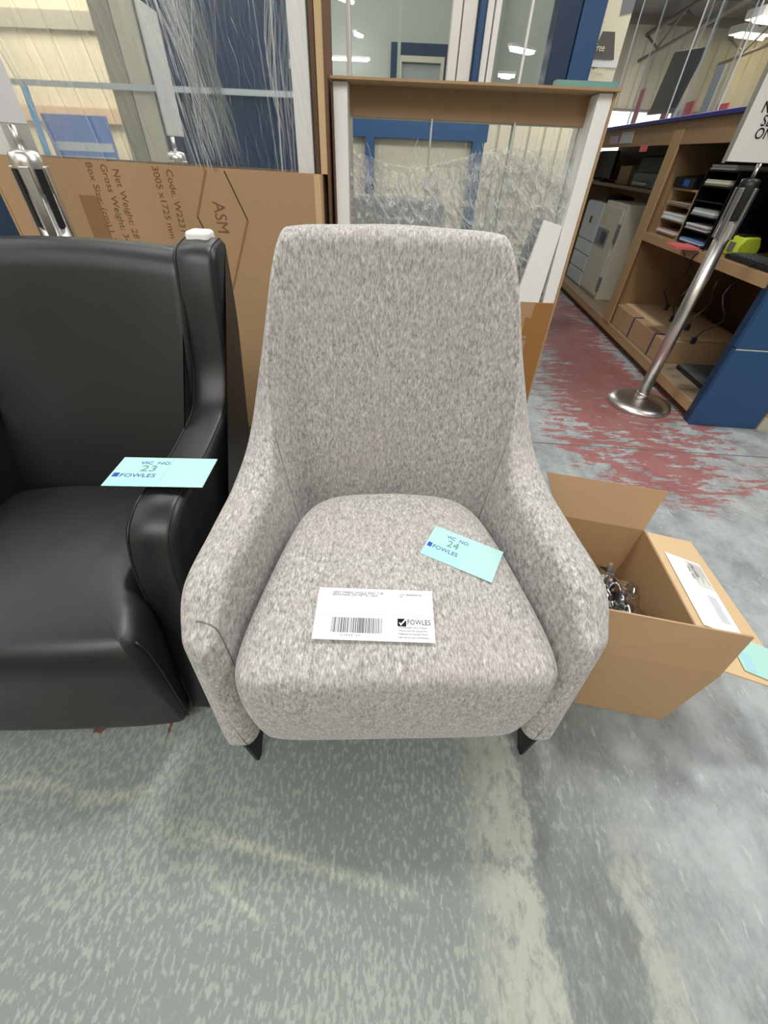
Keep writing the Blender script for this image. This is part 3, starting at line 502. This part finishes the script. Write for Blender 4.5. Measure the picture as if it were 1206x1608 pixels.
# ================================================================== GREY ARMCHAIR
G = thing('armchair', 'grey heather fabric armchair with high back and rounded arms, centre of the picture', 'armchair', (.038, .297, 0), .058)
V = Vector
ST = [  # inner bottom, inner top, outer top, outer bottom (right half; y goes back)
    [(.272, .000, .125), (.292, .030, .470), (.354, .045, .462), (.346, .000, .125)],
    [(.272, .080, .125), (.284, .100, .515), (.362, .110, .505), (.356, .080, .125)],
    [(.250, .210, .125), (.264, .220, .525), (.352, .225, .515), (.350, .200, .125)],
    [(.222, .330, .125), (.248, .340, .540), (.337, .350, .528), (.335, .330, .125)],
    [(.200, .390, .125), (.254, .420, .595), (.316, .452, .575), (.318, .420, .125)],
    [(.186, .414, .125), (.264, .502, .705), (.288, .540, .690), (.302, .490, .125)],
    [(.172, .430, .125), (.252, .578, .830), (.260, .632, .822), (.280, .550, .125)],
    [(.150, .440, .125), (.231, .632, .903), (.239, .698, .901), (.250, .590, .125)],
    [(.125, .444, .125), (.198, .645, .917), (.206, .716, .916), (.190, .605, .125)],
    [(.080, .446, .125), (.100, .650, .919), (.105, .724, .921), (.120, .614, .125)],
    [(.000, .448, .125), (.000, .652, .921), (.000, .730, .924), (.000, .620, .125)]]
full = [[V(p) for p in s] for s in ST] + [[V((-p[0], p[1], p[2])) for p in s] for s in ST[-2::-1]]
cols = [[s[i] for s in full] for i in range(4)]
SUB = 6; NU = (len(full) - 1) * SUB
def shell_section(u):
    q = [crom(cols[i], u) for i in range(4)]
    m_in = q[0].lerp(q[1], .5); a = q[3] - q[2]
    th = (q[1] - q[2]).length
    return roundpoly(q, [.026, th * .47, th * .47, .034], 7, 7)
sections = [shell_section(i / SUB) for i in range(NU + 1)]
def inner_cyl(sec):
    return sec
bm = bmesh.new(); rings = []
def capring(sec, k, push):
    c = sum(sec, V()) / len(sec); return [c + (p - c) * k + V((0, push, 0)) for p in sec]
def capinset(sec, d, push):   # move section points inward by a fixed distance
    n = len(sec); out = []
    for i, p in enumerate(sec):
        t = (sec[(i + 1) % n] - sec[i - 1]).normalized(); nn = t.cross(V((0, 1, 0))).normalized()
        out.append(p + nn * d + V((0, push, 0)))
    return out
c0 = sum(sections[0], V()) / len(sections[0]); tst = capinset(sections[0], .01, 0); sg_ = 1 if sum((p - c0).length for p in tst) < sum((p - c0).length for p in sections[0]) else -1
caps0 = [capinset(sections[0], sg_ * d, -pz) for d, pz in ((.024, .026), (.018, .0245), (.011, .019), (.005, .011))]
caps0 = [capring(caps0[0], .5, -.002)] + caps0
tst = capinset(sections[-1], .01, 0); c1 = sum(sections[-1], V()) / len(tst); sg2 = 1 if sum((p - c1).length for p in tst) < sum((p - c1).length for p in sections[-1]) else -1
caps1 = [capinset(sections[-1], sg2 * d, -pz) for d, pz in ((.005, .011), (.011, .019), (.018, .0245), (.024, .026))]
caps1 = caps1 + [capring(caps1[-1], .5, -.002)]
for s in caps0 + sections + caps1: rings.append([bm.verts.new(p) for p in s])
for A, B in zip(rings, rings[1:]):
    n = len(A)
    for k in range(n): bm.faces.new((A[k], A[(k + 1) % n], B[(k + 1) % n], B[k]))
bm.faces.new(rings[0]); bm.faces.new(rings[-1][::-1])
sh = obj('shell', bm, FAB, G, smooth=True); sm = sh.modifiers.new('s', 'SUBSURF'); sm.levels = 1; sm.render_levels = 1
SEAM = mat('seam_line', lin(112, 106, 100), .95)  # darker tone of the stitched seam lines
n = len(sections[0])
def seam(u, k0, k1, off=.0004, r=.0011):
    sec = shell_section(u); c = sum(sec, V()) / len(sec)
    return obj('seam', tube([sec[k % n] for k in range(k0, k1)], r, 6), SEAM, G, smooth=True)
seam(len(full) - 1 - .30, 9, 24)
for u in (4.2, len(full) - 1 - 4.2): seam(u, 8, 15, r=.0008)
# seat cushion
half = [(0, -.022), (.12, -.022), (.215, -.020), (.256, -.010), (.270, .018), (.266, .08), (.246, .18), (.222, .29), (.200, .365), (.165, .412), (.11, .434), (0, .442)]
hp = [V((x, y, 0)) for x, y in half]
out = [crom(hp, i / 5) for i in range((len(hp) - 1) * 5 + 1)]
outl = out + [V((-p.x, p.y, 0)) for p in out[-2:0:-1]]
def inset(pl, d):
    n_ = len(pl); r = []
    for i, p in enumerate(pl):
        t = (pl[(i + 1) % n_] - pl[i - 1]).normalized(); r.append(p + V((-t.y, t.x, 0)) * d)
    return r
bm = bmesh.new(); rings = []
cc = V((0, .21, 0))
def ztop(x, y):   # crowned seat top, highest behind the middle, dropping a little to the front and sides
    return .420 + .010 * min(1, max(0, (y + .02) / .25)) - .010 * (x / .26) ** 2 + .006 * math.sin(max(0, min(1, (y + .02) / .44)) * math.pi)
lay = [(.03, .132), (.012, .134), (.003, .145), (-.002, .17), (-.008, .23), (-.011, .28), (-.010, .33), (-.006, -.028), (-.001, -.016), (.006, -.008), (.014, -.003), (.026, 0)]
for d, z in lay:
    rings.append([bm.verts.new((p.x, p.y, z if z > 0 else ztop(p.x, p.y) + z)) for p in inset(outl, d)])
last = [v.co.copy() for v in rings[-1]]
for k in (.85, .68, .5, .3, .12):
    rings.append([bm.verts.new((p.x * k, cc.y + (p.y - cc.y) * k, ztop(p.x * k, cc.y + (p.y - cc.y) * k))) for p in last])
for A, B in zip(rings, rings[1:]):
    m_ = len(A)
    for k in range(m_): bm.faces.new((A[k], A[(k + 1) % m_], B[(k + 1) % m_], B[k]))
bm.faces.new(rings[0]); bm.faces.new(rings[-1][::-1])
so = obj('seat_cushion', bm, FAB, G, smooth=True); so.modifiers.new('s', 'SUBSURF').render_levels = 1
obj('under_frame', bx(-.27, .27, .03, .56, .118, .130), BLACKP, G)
for sx in (-1, 1):
    for y0, dy in ((.0, 1), (.50, -1)):
        x0 = sx * .30
        obj('leg', prism(((x0 - .011 * sx - .0, y0 + .04 * dy), (x0 + .020 * sx, y0 + .055 * dy), (x0 + .020 * sx, y0 + .02 * dy), (x0 + .012 * sx, y0 - .005 * dy)), .0, .128, 'z') if 0 else slab(((x0 + .006 * sx, y0 - .012 * dy, 0), (x0 + .004 * sx, y0 + .004 * dy, 0), (x0 - .018 * sx, y0 + .04 * dy, .124), (x0 + .026 * sx, y0 - .002 * dy, .124)), .010), DARK, G, bevel=.002)
# ------------------------------------------------------------------ cards on the grey seat
def card(name, label, cx, cy, cz, wd, h, rz, m, tilt=(0, 0), cat='card', grp=None, curl=.003):
    t = thing(name, label, cat, (cx, cy, cz), rz, grp); t.rotation_euler = (tilt[0], tilt[1], rz)
    bm = bmesh.new(); N = 10
    for zt in (0,):
        g = []
        for lay_ in (0, .0014):
            g.append([[bm.verts.new((-wd / 2 + wd * i / N, -h / 2 + h * j / 4, lay_)) for i in range(N + 1)] for j in range(5)])
        for s_, q in ((1, g[0]), (0, g[1])):
            for j in range(4):
                for i in range(N): bm.faces.new((q[j][i], q[j][i + 1], q[j + 1][i + 1], q[j + 1][i]))
        a, b = g
        for i in range(N):
            for j in (0, 4): bm.faces.new((a[j][i], a[j][i + 1], b[j][i + 1], b[j][i]))
        for j in range(4):
            for i in (0, N): bm.faces.new((a[j][i], a[j + 1][i], b[j + 1][i], b[j][i]))
    obj('sheet', bm, m, t)
    return t
def flat(t, name, x0, x1, y0, y1, m, z=.0015, h=.0003): return obj(name, bx(x0, x1, y0, y1, z, z + h), m, t)
T = card('label_card', 'white label card with barcode and small print on the grey seat', -.008, .386, .4325, .207, .100, .012, PAPER, (.065, 0))
flat(T, 'rule', -.103, .103, -.0022, -.001, INKF); flat(T, 'rule', .036, .0372, -.002, .05, INKF)
flat(T, 'print_panel', .0365, .103, -.05, -.003, mat('grey_panel', lin(224, 226, 228), .5), z=.0014)
flat(T, 'logo', .040, .055, -.0225, -.008, INK, z=.0018)
obj('logo_mark', prism(((.0425, -.016), (.0455, -.0215), (.0565, -.0085), (.053, -.0085), (.0458, -.0175), (.0440, -.0148)), .0021, .0024, 'z'), PAPER, T)
text('lettering', 'FOWLES', .0135, INK, T, (.0565, -.0185, .0019), (0, 0, 0), 'LEFT', .0002, .80)
for i, (s, y) in enumerate((('Auctioneers and Valuers', -.026), ('Phone and fax enquiries', -.032), ('Melbourne Sydney Perth', -.038), ('see terms and conditions', -.044))): text('small_print', s, .0050, INKG, T, (.042, y, .0022), (0, 0, 0), 'LEFT', .0001)
text('small_print', 'GREY FABRIC SINGLE SEAT TUB\nARMCHAIR ON METAL LEGS', .0065, INKG, T, (-.078, .039, .0022), (0, 0, 0), 'LEFT', .0001, line=.8)
text('small_print', 'LOT REFERENCE\n24', .0055, INKG, T, (.044, .038, .0022), (0, 0, 0), 'LEFT', .0001, line=.8)
bm = bmesh.new(); x = -.073; rnd = random.Random(3)
while x < .012:
    wd = rnd.choice((.0006, .0009, .0014, .0019)); bx(x, x + wd, -.037, -.009, .0016, .0019, bm=bm); x += wd + rnd.choice((.0006, .001, .0016))
obj('barcode', bm, mat('barcode_ink', lin(70, 72, 76), .5), T)
text('small_print', '1 2 3 0 4 0 1 5 0', .0055, INKG, T, (-.060, -.0435, .0022), (0, 0, 0), 'LEFT', .0001)
def cyancard(label, x, y, z, rz, tilt, num):
    T = card('lot_card', label, x, y, z, .150, .088, rz, CYAN, tilt)
    flat(T, 'rule', .003, .0065, -.042, .042, INKL); flat(T, 'print_panel', -.072, .002, -.042, -.024, INKL, z=.0013)
    text('lettering', 'VIC  NO.', .0125, INKB, T, (-.042, .022, .0017), (0, 0, 0), 'LEFT', .0002)
    text('number', num, .026, INKC, T, (-.036, .000, .0017), (0, 0, 0), 'LEFT', .0002)
    text('lettering', 'FOWLES', .0145, INKB, T, (-.060, -.018, .0017), (0, 0, 0), 'LEFT', .0002)
    flat(T, 'logo', -.071, -.062, -.018, -.006, INKB); return T
cyancard('pale cyan card numbered 24 lying on the back right of the grey seat', .163, .539, .4335, -.44, (.01, .03), '24')
# ================================================================== BLACK LEATHER ARMCHAIR
B = thing('armchair', 'black leather armchair at the left edge, cut by the frame', 'armchair', (-.685, .300, 0), .075)
prof = [(.045, .02), (.085, .20), (.140, .42), (.175, .498), (.225, .524), (.40, .531), (.53, .560), (.585, .63), (.625, .80), (.650, .868), (.735, .882), (.72, .72), (.62, .40), (.60, .02)]
def sidepanel(sx):
    P = [V((a, b, 0)) for a, b in prof]; rd = [.02, .05, .09, .05, .03, .06, .08, .08, .05, .03, .03, .1, .1, .02]
    pl = roundpoly(P, rd, 6, 3); bm = bmesh.new()
    n_ = len(pl); rings = []
    def ins(d): 
        r = []
        for i, p in enumerate(pl):
            t = (pl[(i + 1) % n_] - pl[i - 1]).normalized(); r.append(p + V((-t.y, t.x, 0)) * (-d))
        return r
    W = .096
    for x, d in ((.0, .020), (.002, .010), (.008, .003), (.018, -.001), (W / 2, -.003), (W - .018, -.001), (W - .008, .003), (W - .002, .010), (W, .020)):
        rr = []
        for p in ins(d):
            base = (.212 if sx > 0 else .170) + .085 * max(0, p.x - .15) + (.030 * max(0, (.45 - p.y) / .45))
            rr.append(bm.verts.new((sx * (base + x), p.x, p.y)))
        rings.append(rr)
    for A, B_ in zip(rings, rings[1:]):
        for k in range(n_): bm.faces.new((A[k], A[(k + 1) % n_], B_[(k + 1) % n_], B_[k]))
    bm.faces.new(rings[0]); bm.faces.new(rings[-1][::-1])
    o = obj('arm', bm, LEA, B, smooth=True)
    o.modifiers.new('e', 'EDGE_SPLIT').split_angle = 1.2
    pt = ins(.002)
    for xx in (.012, W - .012):
        path = [V((sx * ((.212 if sx > 0 else .170) + .085 * max(0, p.x - .15) + (.030 * max(0, (.45 - p.y) / .45)) + xx), p.x, p.y)) for p in ins(.0005)][0:int(n_ * .74)]
        obj('piping', tube(path, .0018, 6), LEA, o, smooth=True)
sidepanel(1); sidepanel(-1)
# back cushion (grid, concave, leaning)
bm = bmesh.new(); NX, NZ = 24, 24; F_, K_ = [], []
for j in range(NZ + 1):
    t = j / NZ; rowf, rowb = [], []
    for i in range(NX + 1):
        s = i / NX * 2 - 1; hw = .236 + .040 * t
        yf = .47 + .18 * t ** 1.15 - .0 + .035 * (1 - s * s) * (.35 + .65 * math.sin(math.pi * t)) * -1 * -1 - .03 * math.exp(-((1 - abs(s)) / .06)) * 0
        z = .33 + (.540 - .012 * s * s) * t
        ed = min(1, (1 - t) / .06); r = .02 * (1 - math.sqrt(max(0, 1 - (1 - ed) ** 2)))
        rowf.append(bm.verts.new((s * hw, yf + r, z))); rowb.append(bm.verts.new((s * hw, yf + .12 - .03 * t - r, z - .0)))
    F_.append(rowf); K_.append(rowb)
for g in (F_, K_):
    for j in range(NZ):
        for i in range(NX): bm.faces.new((g[j][i], g[j][i + 1], g[j + 1][i + 1], g[j + 1][i]))
for j in range(NZ):
    for i in (0, NX): bm.faces.new((F_[j][i], F_[j + 1][i], K_[j + 1][i], K_[j][i]))
for i in range(NX):
    for j in (0, NZ): bm.faces.new((F_[j][i], F_[j][i + 1], K_[j][i + 1], K_[j][i]))
obj('backrest', bm, LEA, B, smooth=True)
# seat block
hp = [V(p) for p in ((0, -.02, 0), (.14, -.018, 0), (.235, -.010, 0), (.262, .012, 0), (.266, .05, 0), (.250, .10, 0), (.226, .16, 0), (.222, .30, 0), (.226, .42, 0), (.20, .47, 0), (.1, .49, 0), (0, .49, 0))]
out = [crom(hp, i / 5) for i in range((len(hp) - 1) * 5 + 1)]; outl = out + [V((-p.x, p.y, 0)) for p in out[-2:0:-1]]
bm = bmesh.new(); rings = []
def ztb(x, y): return .385 + .022 * math.sin(max(0, min(1, (y + .03) / .5)) * math.pi) - .012 * (x / .26) ** 2
for d, z in ((.05, .022), (.03, .022), (.022, .03), (.018, .08), (.012, .16), (.004, .26), (0, .31), (.003, -.045), (.009, -.028), (.018, -.014), (.03, -.005), (.045, 0)):
    rings.append([bm.verts.new((p.x, p.y, z if z > 0 else ztb(p.x, p.y) + z)) for p in inset(outl, d)])
last = [v.co.copy() for v in rings[-1]]
for k in (.85, .65, .45, .25, .1): rings.append([bm.verts.new((p.x * k, .22 + (p.y - .22) * k, ztb(p.x * k, .22 + (p.y - .22) * k))) for p in last])
for A, B_ in zip(rings, rings[1:]):
    m_ = len(A)
    for k in range(m_): bm.faces.new((A[k], A[(k + 1) % m_], B_[(k + 1) % m_], B_[k]))
bm.faces.new(rings[0]); bm.faces.new(rings[-1][::-1])
so = obj('seat', bm, LEA, B, smooth=True); so.modifiers.new('s', 'SUBSURF').render_levels = 1
obj('piping', tube([V((inset(outl, d_)[17].x, inset(outl, d_)[17].y, z_)) for d_, z_ in ((.012, .37), (.004, .35), (.001, .33), (.003, .26), (.011, .16), (.017, .08), (.021, .03))], .0022, 6), LEA, so, smooth=True)
for x, y in ((-.25, .12), (.25, .12), (-.25, .52), (.25, .52)): obj('foot', lathe([(.02, 0), (.022, .022)], 16, c=(x, y)), BLACKP, B)
cyancard('pale cyan card resting across the black chair arm', -.452, .625, .539, .045, (-.015, 0), '23').scale = (1.28, 1.10, 1)
tag(obj('foam_block', bx(-.025, .025, -.03, .02, 0, .05), WHITE, loc=(-.435, 1.045, .842), bevel=.008), 'small white foam block behind the top of the black chair', 'foam block')
# ================================================================== OPEN CARTON ON THE RIGHT
OB = thing('open_carton', 'open brown carton with flaps folded out, right of the grey armchair', 'box', (.72, .40, 0))
def P3(s, t, z): # s along front (0 right .. 1 left), t depth
    A_, B_, C_, D_ = V((0, 0)), V((-.285, .045)), V((-.205, .475)), V((.035, .425))
    p = A_.lerp(B_, s).lerp(D_.lerp(C_, s), t); return V((p.x, p.y, z))
th = .005; H_ = .25
obj('wall', slab((P3(0, 0, .005), P3(1, 0, .005), P3(1, 0, H_), P3(0, 0, H_)), -th), CARD, OB); obj('wall', slab((P3(0, 0, .005), P3(0, 1, .005), P3(0, 1, H_), P3(0, 0, H_)), th), CARDIN, OB)
obj('wall', slab((P3(0, 1, .005), P3(1, 1, .005), P3(1, 1, H_), P3(0, 1, H_)), th), CARDIN, OB); obj('wall', slab((P3(1, 0, .005), P3(1, 1, .005), P3(1, 1, H_), P3(1, 0, H_)), -th), CARDIN, OB)
obj('bottom', slab((P3(0, 0, 0), P3(1, 0, 0), P3(1, 1, 0), P3(0, 1, 0)), -.005), CARDIN, OB)
f = P3(0, 0, H_); g = P3(1, 0, H_)
obj('flap', slab((f, g, g + V((.01, .018, .125)), f + V((-.008, .012, .128))), -.004), CARD, OB)
f = P3(0, 1, H_); g = P3(1, 1, H_)
obj('flap', slab((f, g, g + V((-.045, .062, .11)), f + V((.035, .045, .11))), .004), CARD, OB)
f = P3(0, 0, H_); g = P3(0, 1, H_)
fl_ = obj('flap', slab((f + V((.0, .006, 0)), f + V((.195, -.014, -.060)), g + V((.165, .008, -.050)), g + V((0, -.01, 0))), .004), CARDL, OB)
# items inside
e = thing('castor_bag', 'clear plastic bag of dark castors inside the open carton', 'bag', (.60, .605, .03), 0)
for i, (x, y, z, r) in enumerate(((-.04, .02, .05, .028), (.03, .03, .05, .028), (.0, .08, .05, .028), (-.02, -.04, .10, .03), (.02, .09, .15, .034), (.03, .02, .14, .03), (-.05, .11, .10, .028))):
    w1 = obj('castor', tube(((x - .012, y, z), (x - .009, y, z), (x + .009, y, z), (x + .012, y, z)), [r * .8, r, r, r * .8], 22), BLACKP, e, smooth=False, rot=(0, 0, 0)); obj('stem', tube(((x, y, z + r * .6), (x, y + .01, z + r + .02)), .006, 8), STEEL, w1)
obj('gas_lift', tube(((-.07, -.11, .13), (-.04, .10, .165)), .034, 16), SILV, e, smooth=True); obj('wrap', tube(((-.01, -.12, .12), (.01, -.06, .14), (.015, -.02, .14)), [.03, .034, .02], 10), NAVYP, e, smooth=True)
bm = bmesh.new(); bmesh.ops.create_icosphere(bm, subdivisions=5, radius=1)
for v in bm.verts:
    q = v.co.copy(); k = 1 + .22 * noise.noise(q * 3) - .10 * (1 - abs(noise.noise(q * 7))) ** 3
    v.co = V((q.x * .105 * k - .005, q.y * .155 * k + .01, .10 + q.z * .105 * k))
    v.co.z = max(v.co.z, .001)
obj('plastic_bag', bm, BAGF, e, smooth=True)
# label and card on the right flap
lc = thing('address_label', 'white address label in a clear sleeve on the open carton flap', 'label', (.812, .615, .2375), -.115); 
FE1 = V((.195, -.014, -.06)).normalized(); FE2 = (P3(0, 1, 0) - P3(0, 0, 0)).normalized(); FN = FE1.cross(FE2).normalized(); FE2 = FN.cross(FE1)
def on_flap(o, a, b, h, rot):
    m = Matrix((FE1, FE2, FN)).transposed().to_4x4(); o.matrix_world = Matrix.Translation(V((.72, .406, .25)) + FE1 * a + FE2 * b + FN * h) @ m @ Matrix.Rotation(rot, 4, 'Z')
on_flap(lc, .088, .215, .0062, -.03)
obj('sheet', bx(-.062, .052, -.105, .125, 0, .001), PAPER, lc); obj('print_panel', bx(.0, .050, .03, .12, .001, .0012), mat('grey_print_area', lin(214, 214, 208), .5), lc); obj('print_block', bx(.008, .034, -.075, .005, .001, .0012), INKF, lc)
for k in range(7): obj('print_line', bx(.006 + k * .006, .0075 + k * .006, .045 + (k % 3) * .012, .112, .0012, .0014), INKG, lc)
text('small_print', 'DELIVER', .016, INK, lc, (.010, .112, .0013), (0, 0, -math.pi / 2), 'LEFT', .0001, .8)
text('small_print', 'Order  0024', .011, INK, lc, (-.004, .100, .0013), (0, 0, -math.pi / 2), 'LEFT', .0001, .8)
c3 = card('lot_card', 'pale cyan card taped on the front of the open carton flap', .850, .455, .2330, .125, .100, -.16, CYAN, (-.01, .29)); on_flap(c3, .142, .058, .0060, -.12); flat(c3, 'print_panel', -.055, -.028, -.045, .0, INKL); flat(c3, 'tape', .03, .057, -.047, -.030, mat('clear_tape', lin(240, 242, 240), .15))
